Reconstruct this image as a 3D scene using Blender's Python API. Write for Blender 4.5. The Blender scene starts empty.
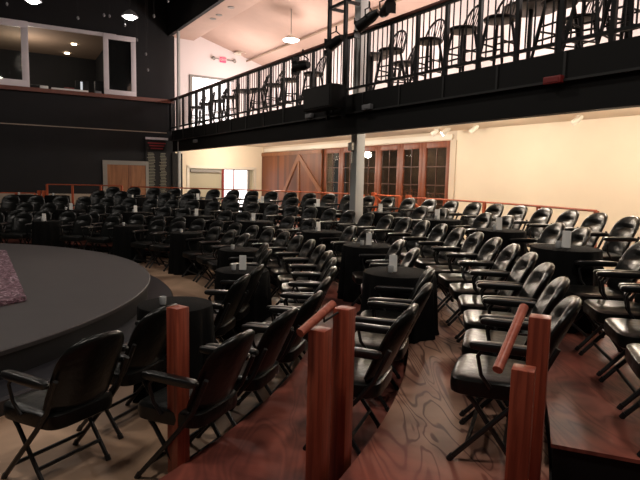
import bpy, bmesh, math, random
from mathutils import Vector, Matrix
random.seed(7)
scn = bpy.context.scene
COL = scn.collection
sin, cos, pi, rad = math.sin, math.cos, math.pi, math.radians

# ------------------------------------------------------------------ camera
F, YH, RS = 547.6, 179.54, 0.022
EYE = 1.766
ra = math.atan(RS)
pa = math.atan((240 - YH) * cos(ra) / F)
fwd = Vector((0, cos(pa), -sin(pa)))
rt0 = Vector((1, 0, 0)); up0 = Vector((0, sin(pa), cos(pa)))
RT = rt0 * cos(ra) + up0 * sin(ra)
UP = up0 * cos(ra) - rt0 * sin(ra)
cam_d = bpy.data.cameras.new('camera'); cam = bpy.data.objects.new('camera', cam_d); COL.objects.link(cam)
cam_d.sensor_width = 36; cam_d.lens = F / 640 * 36; cam_d.clip_start = 0.05; cam_d.clip_end = 200
m = Matrix((RT, UP, -fwd)).transposed().to_4x4(); m.translation = Vector((0, 0, EYE))
cam.matrix_world = m
scn.camera = cam

# ------------------------------------------------------------------ world, exposure
scn.view_settings.view_transform = 'Standard'; scn.view_settings.look = 'None'
scn.view_settings.gamma = 1; scn.view_settings.use_curve_mapping = False
scn.view_settings.exposure = 0.0
wd = bpy.data.worlds.new('world'); scn.world = wd; wd.use_nodes = True
wd.node_tree.nodes['Background'].inputs[0].default_value = (1.0, 0.93, 0.86, 1)
wd.node_tree.nodes['Background'].inputs[1].default_value = 0.05

# ------------------------------------------------------------------ places
# The theatre is laid out round the stage centre C; the balcony and outer wall lie along U at distance D (along N) from C.
C = Vector((-6.789, 5.962, 0))
N = Vector((0.8442, 0.5360, 0)); U = Vector((-0.5360, 0.8442, 0))
ANG_N = math.atan2(N.y, N.x)
def W(S, D, z=0): return C + N * D + U * S + Vector((0, 0, z))
def P(r, th, z=0): return Vector((C.x + r * cos(rad(th)), C.y + r * sin(rad(th)), z))
def ray(px, py): return (fwd * F + RT * (px - 320) + UP * (240 - py)).normalized()
def hitD(px, py, D):                      # where a sight line meets the plane at distance D: (S, z)
    d = ray(px, py); o = Vector((0, 0, EYE))
    t = (D - (o - C).dot(N)) / d.dot(N); p = o + d * t
    return (p - C).dot(U), p.z
B0 = Vector((-5.35, 19.8, 0)); BD = Vector((-0.873, -0.488, 0)).normalized(); BN = Vector((0.488, -0.873, 0)).normalized()  # booth wall
def hitB(px, py, off=0.0):
    d = ray(px, py); o = Vector((0, 0, EYE))
    t = (B0 + BN * off - o).dot(BN) / d.dot(BN); p = o + d * t
    return (p - B0).dot(BD), p.z
def WB(t, off, z=0): return B0 + BD * t + BN * off + Vector((0, 0, z))
LV = [0.0, 0.143, 0.286, 0.425, 0.525]
ED = [6.76, 7.71, 8.66, 9.60, 11.05]
FLOORZ, RAILZ, SOFFIT = 3.35, 4.47, 2.99
DB, DW, SFAR = 8.63, 12.3, 11.1

def area(name, loc, size, power, color, rot=(0, 0, 0), sy=None, spread=None):
    l = bpy.data.lights.new(name, 'AREA'); l.energy = power; l.color = color; l.size = size
    if sy: l.shape = 'RECTANGLE'; l.size_y = sy
    if spread: l.spread = spread
    o = bpy.data.objects.new(name, l); COL.objects.link(o); o.location = loc; o.rotation_euler = rot
    return o
WARM = (1.0, 0.87, 0.73); NEUT = (1.0, 0.90, 0.80); DAY = (0.95, 0.94, 1.0)
# hall work lights hung under the black ceiling
HALL = [((-1.5, 1.0, 7.3), 115), ((-6.8, 5.5, 7.3), 85), ((-2.2, 8.5, 7.3), 80), ((2.0, 2.0, 7.3), 120), ((-8.5, 11.0, 7.3), 55)]
for loc, pw in HALL: area('work_light', loc, 0.7, pw, NEUT)
# lights under the balcony ceiling
UNDER = [(-6.5, 10.4), (-4.0, 10.4), (-1.4, 10.4), (1.3, 10.4), (4.0, 10.4), (6.8, 10.4), (9.6, 10.4)]
def bulb(name, loc, power, color, radius=.12):
    l = bpy.data.lights.new(name, 'POINT'); l.energy = power; l.color = color; l.shadow_soft_size = radius
    o = bpy.data.objects.new(name, l); COL.objects.link(o); o.location = loc
for S, D in UNDER: bulb('downlight_glow', W(S, D, SOFFIT - 0.32), 92, WARM)
# upstairs point lights without fixtures, added to brighten wall and ceiling
for S in (-5, -1.5, 2.0, 5.5, 9.2): bulb('upstairs_fill', W(S, 10.6, 5.0), 135, (1.0, 0.86, 0.80), .3)
for S in (3.3, 7.0): bulb('lobby_fill', W(S, DW + .8, 2.5), 16, WARM, .1)  # unseen fill lights added to lift the dark lobby behind the panes

# ------------------------------------------------------------------ materials
def lin(c): return tuple((x / 12.92 if x <= 0.04045 else ((x + 0.055) / 1.055) ** 2.4) for x in c)
def mat(name, col, rough=0.5, metal=0.0, var=0.0, scale=8, bump=0.0, bscale=60, emit=None, estr=0, coat=0, spec=0.5, stretch=None, trans=0, alpha=1):
    m = bpy.data.materials.new(name); m.use_nodes = True; nt = m.node_tree; b = nt.nodes['Principled BSDF']
    b.inputs['Base Color'].default_value = (*col, 1); b.inputs['Roughness'].default_value = rough; b.inputs['Metallic'].default_value = metal
    b.inputs['Specular IOR Level'].default_value = spec
    b.inputs['Coat Weight'].default_value = coat; b.inputs['Transmission Weight'].default_value = trans; b.inputs['Alpha'].default_value = alpha
    if emit: b.inputs['Emission Color'].default_value = (*emit, 1); b.inputs['Emission Strength'].default_value = estr
    tc = nt.nodes.new('ShaderNodeTexCoord'); mp = nt.nodes.new('ShaderNodeMapping'); nt.links.new(tc.outputs['Object'], mp.inputs[0])
    if stretch: mp.inputs['Scale'].default_value = stretch
    if var:
        n = nt.nodes.new('ShaderNodeTexNoise'); n.inputs['Scale'].default_value = scale; n.inputs['Detail'].default_value = 5
        nt.links.new(mp.outputs[0], n.inputs[0])
        r = nt.nodes.new('ShaderNodeValToRGB'); e = r.color_ramp.elements
        e[0].position = .3; e[1].position = .7
        e[0].color = (*[c * (1 - var) for c in col], 1); e[1].color = (*[min(1, c * (1 + var)) for c in col], 1)
        nt.links.new(n.outputs[0], r.inputs[0]); nt.links.new(r.outputs[0], b.inputs['Base Color'])
    if bump:
        n2 = nt.nodes.new('ShaderNodeTexNoise'); n2.inputs['Scale'].default_value = bscale; n2.inputs['Detail'].default_value = 3
        nt.links.new(mp.outputs[0], n2.inputs[0])
        bp = nt.nodes.new('ShaderNodeBump'); bp.inputs['Strength'].default_value = bump; bp.inputs['Distance'].default_value = 0.01
        nt.links.new(n2.outputs[0], bp.inputs['Height']); nt.links.new(bp.outputs[0], b.inputs['Normal'])
    return m
M = {}
M['vinyl'] = mat('black_vinyl', (0.0055, 0.006, 0.0055), 0.29, bump=0.3, bscale=22, spec=0.33)
M['frame'] = mat('black_steel', (0.005, 0.005, 0.0055), 0.45, metal=0.0)
M['armpad'] = mat('black_armpad', (0.006, 0.006, 0.006), 0.30)
M['cloth'] = mat('black_tablecloth', (0.0045, 0.0045, 0.0045), 0.9, bump=0.2, bscale=200, spec=0.12)
M['stage'] = mat('grey_stage_top', (0.052, 0.047, 0.049), 0.6, var=0.06, scale=3)
M['stageside'] = mat('black_stage_side', (0.005, 0.005, 0.006), 0.6)
M['ring'] = mat('grey_stage_step', (0.013, 0.013, 0.018), 0.5, var=0.1)
M['blackwall'] = mat('black_painted_wall', (0.0065, 0.0068, 0.0085), 0.8, var=0.15, scale=2)
M['riser'] = mat('black_riser', (0.0045, 0.0045, 0.0045), 0.7, spec=.3)
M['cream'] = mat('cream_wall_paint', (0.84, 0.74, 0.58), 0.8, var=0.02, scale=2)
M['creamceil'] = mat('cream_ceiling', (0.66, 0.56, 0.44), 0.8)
M['pale'] = mat('pale_upstairs_wall', (0.80, 0.74, 0.74), 0.8)
M['pinkceil'] = mat('upstairs_ceiling', (0.52, 0.38, 0.32), 0.85, var=0.05, scale=1.5)
M['whiteframe'] = mat('white_window_frame', (0.80, 0.76, 0.80), 0.5)
M['tan'] = mat('tan_ceiling', (0.30, 0.22, 0.16), 0.8)
M['ledge'] = mat('red_brown_ledge', (0.17, 0.050, 0.030), 0.4, var=0.2, stretch=(1, 8, 8))
M['greytrim'] = mat('grey_door_trim', (0.25, 0.24, 0.22), 0.6)
M['beige'] = mat('beige_wainscot', (0.40, 0.34, 0.27), 0.7)
M['white'] = mat('white_paper', (0.88, 0.87, 0.84), 0.6)
M['glassw'] = mat('frosted_cup', (0.65, 0.66, 0.66), 0.15)
M['orange'] = mat('orange_red_rail', (0.42, 0.085, 0.030), 0.45, var=0.15, scale=5)
M['column'] = mat('painted_column', (0.46, 0.47, 0.46), 0.55)
M['darkmetal'] = mat('dark_metal', (0.0045, 0.0045, 0.005), 0.5, spec=.3)
M['railwood'] = mat('red_brown_rail_cap', (0.15, 0.050, 0.036), 0.4)
M['redsign'] = mat('red_sign', (0.5, 0.03, 0.05), 0.5, emit=(1.0, 0.10, 0.25), estr=.7)
M['lamp'] = mat('lamp_glow', (1, 1, 1), 0.5, emit=(1.0, 0.95, 0.88), estr=22)
M['warmlamp'] = mat('warm_lamp_glow', (1, 1, 1), 0.5, emit=(1.0, 0.85, 0.60), estr=12)
M['daylight'] = mat('daylit_panel', (1, 1, 1), 0.5, emit=(1.0, 0.95, 0.98), estr=1.6)
M['screen'] = mat('lit_screen', (0.5, 0.5, 0.5), 0.4, emit=(0.8, 0.85, 0.9), estr=0.6)
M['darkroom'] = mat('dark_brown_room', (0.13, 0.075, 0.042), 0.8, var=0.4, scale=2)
M['silver'] = mat('grey_fixture', (0.20, 0.20, 0.21), 0.4)
M['whitefix'] = mat('white_fixture', (0.75, 0.70, 0.60), 0.4)
M['redpaint'] = mat('red_paint', (0.22, 0.02, 0.02), 0.5)
M['doortan'] = mat('grey_green_panel', (0.42, 0.39, 0.29), 0.7)

def woodmat(name, c0, c1, scale=2.0, stretch=(1, 10, 10), rough=0.4, dist=3.0, bands=0, axis='Object'):
    m = bpy.data.materials.new(name); m.use_nodes = True; nt = m.node_tree; b = nt.nodes['Principled BSDF']
    tc = nt.nodes.new('ShaderNodeTexCoord'); mp = nt.nodes.new('ShaderNodeMapping'); nt.links.new(tc.outputs[axis], mp.inputs[0])
    mp.inputs['Scale'].default_value = stretch
    n = nt.nodes.new('ShaderNodeTexNoise'); n.inputs['Scale'].default_value = scale; n.inputs['Detail'].default_value = 6; n.inputs['Distortion'].default_value = dist
    nt.links.new(mp.outputs[0], n.inputs[0])
    r = nt.nodes.new('ShaderNodeValToRGB'); e = r.color_ramp.elements
    e[0].position = .35; e[1].position = .68; e[0].color = (*c0, 1); e[1].color = (*c1, 1)
    nt.links.new(n.outputs[0], r.inputs[0]); nt.links.new(r.outputs[0], b.inputs['Base Color']); b.inputs['Roughness'].default_value = rough
    return m
M['post'] = woodmat('stained_post_wood', (0.20, 0.036, 0.018), (0.38, 0.080, 0.040), 3, (14, 14, 0.8), 0.38, 0.6)
M['handrail'] = woodmat('stained_handrail_wood', (0.34, 0.080, 0.048), (0.50, 0.145, 0.09), 4, (6, 6, 6), 0.35, 1)
M['doorwood'] = woodmat('oak_door_wood', (0.22, 0.085, 0.030), (0.33, 0.135, 0.050), 2, (6, 6, 0.6), 0.5, 1)
M['brace'] = woodmat('light_brace_wood', (0.17, 0.060, 0.022), (0.25, 0.095, 0.036), 2, (4, 4, 1), 0.5, 1)
M['glassframe'] = woodmat('red_brown_door_frame', (0.15, 0.034, 0.010), (0.23, 0.058, 0.018), 2, (6, 6, 0.8), 0.45, 1)

M['glazebar'] = mat('dark_glazing_bar', (0.085, 0.032, 0.016), 0.5)
def planks():
    m = bpy.data.materials.new('vertical_plank_wood'); m.use_nodes = True; nt = m.node_tree; b = nt.nodes['Principled BSDF']
    tc = nt.nodes.new('ShaderNodeTexCoord'); sp = nt.nodes.new('ShaderNodeSeparateXYZ'); nt.links.new(tc.outputs['Object'], sp.inputs[0])
    mu = nt.nodes.new('ShaderNodeMath'); mu.operation = 'MULTIPLY'; mu.inputs[1].default_value = 5.5; nt.links.new(sp.outputs[0], mu.inputs[0])
    fl = nt.nodes.new('ShaderNodeMath'); fl.operation = 'FLOOR'; nt.links.new(mu.outputs[0], fl.inputs[0])
    wn = nt.nodes.new('ShaderNodeTexWhiteNoise'); wn.noise_dimensions = '1D'; nt.links.new(fl.outputs[0], wn.inputs['W'])
    r = nt.nodes.new('ShaderNodeValToRGB'); e = r.color_ramp.elements; e[0].color = (0.080, 0.020, 0.005, 1); e[1].color = (0.18, 0.050, 0.012, 1)
    nt.links.new(wn.outputs[0], r.inputs[0]); nt.links.new(r.outputs[0], b.inputs['Base Color']); b.inputs['Roughness'].default_value = 0.5
    return m
M['planks'] = planks()

def plywood(name, worn):
    """red-stained plywood deck, worn through to bare wood along the walking line"""
    m = bpy.data.materials.new(name); m.use_nodes = True; nt = m.node_tree; b = nt.nodes['Principled BSDF']; L = nt.links.new
    tc = nt.nodes.new('ShaderNodeTexCoord')
    mp = nt.nodes.new('ShaderNodeMapping'); mp.inputs['Scale'].default_value = (2.6, 0.55, 1); mp.inputs['Rotation'].default_value = (0, 0, rad(20)); L(tc.outputs['Object'], mp.inputs[0])
    n = nt.nodes.new('ShaderNodeTexNoise'); n.inputs['Scale'].default_value = 1.6; n.inputs['Detail'].default_value = 1.5; n.inputs['Distortion'].default_value = 0.8; L(mp.outputs[0], n.inputs[0])
    mu = nt.nodes.new('ShaderNodeMath'); mu.operation = 'MULTIPLY'; mu.inputs[1].default_value = 66; L(n.outputs[0], mu.inputs[0])
    sn = nt.nodes.new('ShaderNodeMath'); sn.operation = 'SINE'; L(mu.outputs[0], sn.inputs[0])
    gr = nt.nodes.new('ShaderNodeMapRange'); gr.inputs[1].default_value = -1; gr.inputs[2].default_value = 1; gr.inputs[3].default_value = 0.0; gr.inputs[4].default_value = 1.0; L(sn.outputs[0], gr.inputs[0])
    # worn wood: grain rings light/dark
    wr = nt.nodes.new('ShaderNodeValToRGB'); e = wr.color_ramp.elements; e[0].position = .02; e[1].position = .30
    e[0].color = (0.15, 0.070, 0.050, 1); e[1].color = (0.46, 0.27, 0.19, 1); L(gr.outputs[0], wr.inputs[0])
    # red stain
    n2 = nt.nodes.new('ShaderNodeTexNoise'); n2.inputs['Scale'].default_value = 2.2; n2.inputs['Detail'].default_value = 6; n2.inputs['Distortion'].default_value = 0.6; L(tc.outputs['Object'], n2.inputs[0])
    rd = nt.nodes.new('ShaderNodeValToRGB'); e = rd.color_ramp.elements; e[0].position = .33; e[1].position = .66
    e[0].color = (0.085, 0.024, 0.022, 1); e[1].color = (0.33, 0.088, 0.060, 1); L(n2.outputs[0], rd.inputs[0])
    rg = nt.nodes.new('ShaderNodeMix'); rg.data_type = 'RGBA'; rg.blend_type = 'MULTIPLY'; rg.inputs[0].default_value = 0.25
    L(rd.outputs[0], rg.inputs[6]); L(gr.outputs[0], rg.inputs[7])
    # wear mask
    n3 = nt.nodes.new('ShaderNodeTexNoise'); n3.inputs['Scale'].default_value = 1.5; n3.inputs['Detail'].default_value = 4; L(tc.outputs['Object'], n3.inputs[0])
    sp = nt.nodes.new('ShaderNodeSeparateXYZ'); L(tc.outputs['Object'], sp.inputs[0])
    ln = nt.nodes.new('ShaderNodeVectorMath'); ln.operation = 'LENGTH'
    cb = nt.nodes.new('ShaderNodeCombineXYZ'); L(sp.outputs[0], cb.inputs[0]); L(sp.outputs[1], cb.inputs[1]); L(cb.outputs[0], ln.inputs[0])
    at = nt.nodes.new('ShaderNodeMath'); at.operation = 'ARCTAN2'; L(sp.outputs[1], at.inputs[0]); L(sp.outputs[0], at.inputs[1])
    rr = nt.nodes.new('ShaderNodeMapRange'); rr.inputs[1].default_value = rad(-25.5); rr.inputs[2].default_value = rad(-20.5); L(at.outputs[0], rr.inputs[0])
    ad = nt.nodes.new('ShaderNodeMath'); ad.operation = 'MULTIPLY'; L(rr.outputs[0], ad.inputs[0])
    nm = nt.nodes.new('ShaderNodeMapRange'); nm.inputs[1].default_value = 0.30; nm.inputs[2].default_value = 0.55; L(n3.outputs[0], nm.inputs[0]); L(nm.outputs[0], ad.inputs[1])
    ws = nt.nodes.new('ShaderNodeMath'); ws.operation = 'MULTIPLY'; ws.inputs[1].default_value = worn; L(ad.outputs[0], ws.inputs[0])
    mx = nt.nodes.new('ShaderNodeMix'); mx.data_type = 'RGBA'; L(ws.outputs[0], mx.inputs[0]); L(rg.outputs[2], mx.inputs[6]); L(wr.outputs[0], mx.inputs[7])
    L(mx.outputs[2], b.inputs['Base Color']); b.inputs['Roughness'].default_value = 0.5
    b.inputs['Specular IOR Level'].default_value = 0.35
    return m
M['deck_low'] = plywood('red_plywood_deck', 0.05)
M['deck_worn'] = plywood('worn_plywood_deck', 1.0)
M['deck'] = plywood('red_plywood_deck_upper', 0.12)
M['ground'] = woodmat('tan_stained_concrete', (0.19, 0.115, 0.072), (0.56, 0.37, 0.245), 0.9, (1, 1, 1), 0.45, 0.8)
def glass():
    m = bpy.data.materials.new('window_pane'); m.use_nodes = True; nt = m.node_tree; nt.nodes.clear()
    o = nt.nodes.new('ShaderNodeOutputMaterial'); t = nt.nodes.new('ShaderNodeBsdfTransparent'); g = nt.nodes.new('ShaderNodeBsdfGlossy')
    g.inputs['Roughness'].default_value = 0.02; t.inputs[0].default_value = (0.85, 0.87, 0.86, 1)
    x = nt.nodes.new('ShaderNodeMixShader'); x.inputs[0].default_value = 0.10
    nt.links.new(t.outputs[0], x.inputs[1]); nt.links.new(g.outputs[0], x.inputs[2]); nt.links.new(x.outputs[0], o.inputs[0])
    return m
M['glass'] = glass()
def confetti():
    m = bpy.data.materials.new('speckled_fabric'); m.use_nodes = True; nt = m.node_tree; b = nt.nodes['Principled BSDF']
    tc = nt.nodes.new('ShaderNodeTexCoord'); n = nt.nodes.new('ShaderNodeTexNoise'); n.inputs['Scale'].default_value = 9; n.inputs['Detail'].default_value = 4; n.inputs['Distortion'].default_value = 2.5
    nt.links.new(tc.outputs['Object'], n.inputs[0]); r = nt.nodes.new('ShaderNodeValToRGB'); e = r.color_ramp.elements
    e[0].position = .42; e[0].color = (0.05, 0.025, 0.035, 1); e[1].position = .66; e[1].color = (0.50, 0.40, 0.46, 1)
    k = e.new(.53); k.color = (0.15, 0.06, 0.09, 1)
    nt.links.new(n.outputs[0], r.inputs[0]); nt.links.new(r.outputs[0], b.inputs['Base Color']); b.inputs['Roughness'].default_value = 0.7
    return m
M['confetti'] = confetti()

# ------------------------------------------------------------------ helpers
def nb(): return bmesh.new()
def add_box(bm, c, s, rot=None, bevel=0.0, seg=2):
    """box of size s centred on c; rot = a 3x3 / z angle"""
    r = bmesh.ops.create_cube(bm, size=1)
    vs = r['verts']
    R = Matrix.Identity(3)
    if rot is not None: R = rot if isinstance(rot, Matrix) else Matrix.Rotation(rot, 3, 'Z')
    for v in vs: v.co = Vector((v.co.x * s[0], v.co.y * s[1], v.co.z * s[2]))
    if bevel:
        es = list({e for v in vs for e in v.link_edges})
        o = bmesh.ops.bevel(bm, geom=es, offset=bevel, segments=seg, affect='EDGES', profile=0.5)
        vs = list({v for f in o['faces'] for v in f.verts} | {v for v in vs if v.is_valid})
    for v in vs: v.co = R @ v.co + Vector(c)
    return vs
def add_tube(bm, pts, r, n=8, caps=True):
    pts = [Vector(p) for p in pts]; rings = []
    prev = None
    for i, p in enumerate(pts):
        d = (pts[min(i + 1, len(pts) - 1)] - pts[max(i - 1, 0)]).normalized()
        if prev is None:
            a = d.cross(Vector((0, 0, 1)));
            if a.length < 1e-3: a = d.cross(Vector((1, 0, 0)))
        else:
            a = prev - d * prev.dot(d)
        a.normalize(); prev = a; b = d.cross(a)
        rr = r[i] if isinstance(r, (list, tuple)) else r
        rings.append([bm.verts.new(p + (a * cos(2 * pi * k / n) + b * sin(2 * pi * k / n)) * rr) for k in range(n)])
    for A, B in zip(rings, rings[1:]):
        for k in range(n): bm.faces.new((A[k], A[(k + 1) % n], B[(k + 1) % n], B[k]))
    if caps: bm.faces.new(rings[0][::-1]); bm.faces.new(rings[-1])
def add_lathe(bm, prof, c=(0, 0, 0), n=24, caps=True):
    c = Vector(c); rings = []
    for r, z in prof: rings.append([bm.verts.new(c + Vector((r * cos(2 * pi * k / n), r * sin(2 * pi * k / n), z))) for k in range(n)])
    for A, B in zip(rings, rings[1:]):
        for k in range(n): bm.faces.new((A[k], A[(k + 1) % n], B[(k + 1) % n], B[k]))
    if caps: bm.faces.new(rings[0][::-1]); bm.faces.new(rings[-1])
def add_super(bm, c, s, e1=0.35, e2=0.35, n=24, m=10, taper=0.0):
    """pillow-like rounded block"""
    def pw(v, e): return math.copysign(abs(v) ** e, v)
    rings = []
    for j in range(1, m):
        ph = -pi / 2 + pi * j / m; rr = []
        for k in range(n):
            t = 2 * pi * k / n
            x = s[0] * pw(cos(ph), e1) * pw(cos(t), e2); y = s[1] * pw(cos(ph), e1) * pw(sin(t), e2); z = s[2] * pw(sin(ph), e1)
            y *= 1 + taper * x / s[0]
            rr.append(bm.verts.new(Vector(c) + Vector((x, y, z))))
        rings.append(rr)
    for A, B in zip(rings, rings[1:]):
        for k in range(n): bm.faces.new((A[k], A[(k + 1) % n], B[(k + 1) % n], B[k]))
    bm.faces.new(rings[0][::-1]); bm.faces.new(rings[-1])
def obj(name, bm, m, parent=None, smooth=True, **props):
    bmesh.ops.recalc_face_normals(bm, faces=bm.faces)
    me = bpy.data.meshes.new(name); bm.to_mesh(me); bm.free(); me.materials.append(M[m] if isinstance(m, str) else m)
    if smooth:
        for p in me.polygons: p.use_smooth = True
        me.set_sharp_from_angle(angle=rad(38))
    o = bpy.data.objects.new(name, me); COL.objects.link(o)
    if parent: o.parent = parent
    for k, v in props.items(): o[k] = v
    return o
def tag(o, label, cat, group=None):
    o['label'] = label; o['category'] = cat
    if group: o['group'] = group
    return o
def thing(name, label, cat, loc=(0, 0, 0), rz=0, group=None):
    o = bpy.data.objects.new(name, None); COL.objects.link(o); o.location = loc; o.rotation_euler = (0, 0, rz); o.empty_display_size = .1
    return tag(o, label, cat, group)
def struct(name, bm, m, smooth=False): return obj(name, bm, m, None, smooth, kind='structure')
KIDS = {}
def dup(root, loc, rz, label, group=None):
    r = root.copy(); COL.objects.link(r); r.location = loc; r.rotation_euler = (0, 0, rz); r['label'] = label
    if group: r['group'] = group
    for ch in KIDS[root.name]:
        c = ch.copy(); COL.objects.link(c); c.parent = r
        for g in ch.children:
            d = g.copy(); COL.objects.link(d); d.parent = c
    return r
def origin_box(name, p, rz, s, m, parent=None, bevel=0, **k):
    bm = nb(); add_box(bm, (0, 0, 0), s, bevel=bevel); o = obj(name, bm, m, parent, smooth=bool(bevel), **k); o.location = p; o.rotation_euler = (0, 0, rz); return o
AU = math.atan2(U.y, U.x)             # local x runs along U
AB = math.atan2(BD.y, BD.x)           # local x runs along the booth wall
def wallbox(name, S0, S1, D0, D1, z0, z1, m, parent=None, bevel=0, **k):
    return origin_box(name, W((S0 + S1) / 2, (D0 + D1) / 2, (z0 + z1) / 2), AU, (abs(S1 - S0), abs(D1 - D0), z1 - z0), m, parent, bevel, **k)
def boothbox(name, t0, t1, o0, o1, z0, z1, m, parent=None, bevel=0, **k):
    return origin_box(name, WB((t0 + t1) / 2, (o0 + o1) / 2, (z0 + z1) / 2), AB, (abs(t1 - t0), abs(o1 - o0), z1 - z0), m, parent, bevel, **k)
ST = dict(kind='structure')

# ------------------------------------------------------------------ the setting
bm = nb(); add_box(bm, (-4, 9, -0.05), (44, 44, 0.1)); struct('floor', bm, 'ground')
bm = nb(); add_box(bm, (0, 0, 0), (34, 20, 0.1)); o = struct('ceiling', bm, 'blackwall'); o.location = W(-3, DB - 10 - 0.02, 8.05); o.rotation_euler = (0, 0, AU)

# tiers: ring sectors round the stage
def ring_sector(bm, r0, r1, a0, a1, z0, z1, step=1.5):
    n = max(2, int(abs(a1 - a0) / step)); R = []
    for i in range(n + 1):
        a = rad(a0 + (a1 - a0) * i / n); ca, sa = cos(a), sin(a)
        R.append([bm.verts.new((r * ca, r * sa, z)) for r, z in ((r0, z0), (r1, z0), (r1, z1), (r0, z1))])
    for A, B in zip(R, R[1:]):
        for k in range(4): bm.faces.new((A[k], B[k], B[(k + 1) % 4], A[(k + 1) % 4]))
    bm.faces.new(R[0]); bm.faces.new(R[-1][::-1])
A1 = 112
spans = [None, (-62, A1), (-62, A1), (-21.9, A1), (-21.9, A1)]
decks = [None, 'deck_low', 'deck_worn', 'deck', 'deck']
for i in range(1, 5):
    a0, a1 = spans[i]; r1 = ED[i]
    bm = nb(); ring_sector(bm, ED[i - 1], r1, a0, a1, 0.0, LV[i] - 0.02); o = struct('floor_tier_%d' % i, bm, 'riser'); o.location = C
    bm = nb(); ring_sector(bm, ED[i - 1] - 0.015, r1 - (0.015 if i < 4 else 0), a0 - 0.12, a1, LV[i] - 0.02, LV[i]); o = struct('floor_deck_%d' % i, bm, decks[i]); o.location = C
# aisle floor beside the viewer, level with the second tier
bm = nb(); ring_sector(bm, ED[2], 11.05, -62, -22.15, 0, 0.143); o = struct('floor_aisle', bm, 'deck_low'); o.location = C

# outer wall (ground floor): cream stretch, plank doors, glazed doors
S455, _ = hitD(456.5, 150, DW); S261, _ = hitD(259, 150, DW); S324, _ = hitD(324, 150, DW); S261 = min(S261, SFAR - .06); S451, _ = hitD(451, 150, DW)
wallbox('wall_right', -12, S455, DW, DW + .2, 0, SOFFIT, 'cream', **ST)
wallbox('wall_right_end', S261, SFAR + .2, DW, DW + .2, 0, SOFFIT, 'cream', **ST)
PT = 2.77
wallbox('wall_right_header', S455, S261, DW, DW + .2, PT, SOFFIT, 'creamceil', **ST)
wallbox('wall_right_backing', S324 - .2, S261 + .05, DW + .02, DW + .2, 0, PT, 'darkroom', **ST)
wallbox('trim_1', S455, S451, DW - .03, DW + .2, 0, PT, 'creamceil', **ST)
# balcony slab (underside forms the ceiling below)
Sn = -9
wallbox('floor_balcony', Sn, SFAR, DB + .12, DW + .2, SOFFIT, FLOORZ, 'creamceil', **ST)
# upstairs shell
wallbox('wall_upstairs', Sn, SFAR + .2, DW, DW + .2, FLOORZ, 6.2, 'pale', **ST)
bm = nb(); # sloping ceiling
for (s, d, z) in ((Sn, 9.5, 6.9), (Sn, DW + .2, 6.05), (SFAR + .2, DW + .2, 6.05), (SFAR + .2, 9.5, 6.9)): bm.verts.new(W(s, d, z))
for (s, d, z) in ((Sn, 9.5, 7.0), (Sn, DW + .2, 6.15), (SFAR + .2, DW + .2, 6.15), (SFAR + .2, 9.5, 7.0)): bm.verts.new(W(s, d, z))
bm.verts.ensure_lookup_table(); v = bm.verts
for f in ((0, 1, 2, 3), (7, 6, 5, 4), (0, 4, 5, 1), (1, 5, 6, 2), (2, 6, 7, 3), (3, 7, 4, 0)): bm.faces.new([v[i] for i in f])
struct('ceiling_upstairs', bm, 'pinkceil')
wallbox('ceiling_soffit', Sn, SFAR + .2, DB, 9.5, 6.65, 6.75, 'pinkceil', **ST)
wallbox('trim_soffit', Sn, SFAR + .2, 9.42, 9.5, 6.75, 7.0, 'pinkceil', **ST)
wallbox('wall_header', Sn, SFAR + .2, DB - .12, DB, 6.62, 8.0, 'blackwall', **ST)
# far end wall, ground floor and upstairs
def farbox(name, D0, D1, z0, z1, m, off=0.0, th=.2, **k): return wallbox(name, SFAR + off, SFAR + off + th, D0, D1, z0, z1, m, **k)
def hitS(px, py, S=SFAR):
    d = ray(px, py); o = Vector((0, 0, EYE)); t = (S - (o - C).dot(U)) / d.dot(U); p = o + d * t
    return (p - C).dot(N), p.z
Da, zt = hitS(189, 168); Db, _ = hitS(254, 168); Dm, _ = hitS(222, 168)
Dg0, zu = hitS(192, 77); Dg1, _ = hitS(228, 84)
farbox('wall_back', DB - .3, Da, 0, SOFFIT, 'cream', **ST)
farbox('wall_back_end', Db, DW, 0, SOFFIT, 'cream', **ST)
farbox('wall_back_header', Da, Db, zt, SOFFIT, 'cream', **ST)
farbox('wall_back_upstairs', DB - .3, DW, FLOORZ, 7.2, 'pale', **ST)
# doorway with a lit lobby behind
bm = nb()
fr = thing('door_1', '', ''); 
for k in ('label', 'category'): del fr[k]
fr['kind'] = 'structure'
farbox('frame', Da - .09, Da + .01, 0, zt + .09, 'whitefix', off=-.03, th=.26, parent=fr)
farbox('frame', Db - .01, Db + .09, 0, zt + .09, 'whitefix', off=-.03, th=.26, parent=fr)
farbox('frame', Da - .09, Db + .09, zt, zt + .1, 'whitefix', off=-.03, th=.26, parent=fr)
farbox('fixed_panel', Da, Dm, 0, zt, 'doortan', off=.05, th=.05, parent=fr)
farbox('closer_track', Da + .05, Dm - .05, zt - .14, zt - .04, 'greytrim', off=-.04, th=.09, parent=fr)
farbox('door_edge', Dm, Dm + .09, 0, zt, 'redpaint', off=0, th=.12, parent=fr)
farbox('pane', Dm + .1, Db - .25, 0.1, zt - .02, 'daylight', off=.10, th=.03, parent=fr)
farbox('mullion', Db - .25, Db - .17, 0, zt, 'greytrim', off=.04, th=.08, parent=fr)
farbox('mullion', Dm + .5, Dm + .54, 0, zt, 'redpaint', off=.06, th=.04, parent=fr)
farbox('side_pane', Db - .17, Db, 0, zt, 'doortan', off=.1, th=.03, parent=fr)
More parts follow.
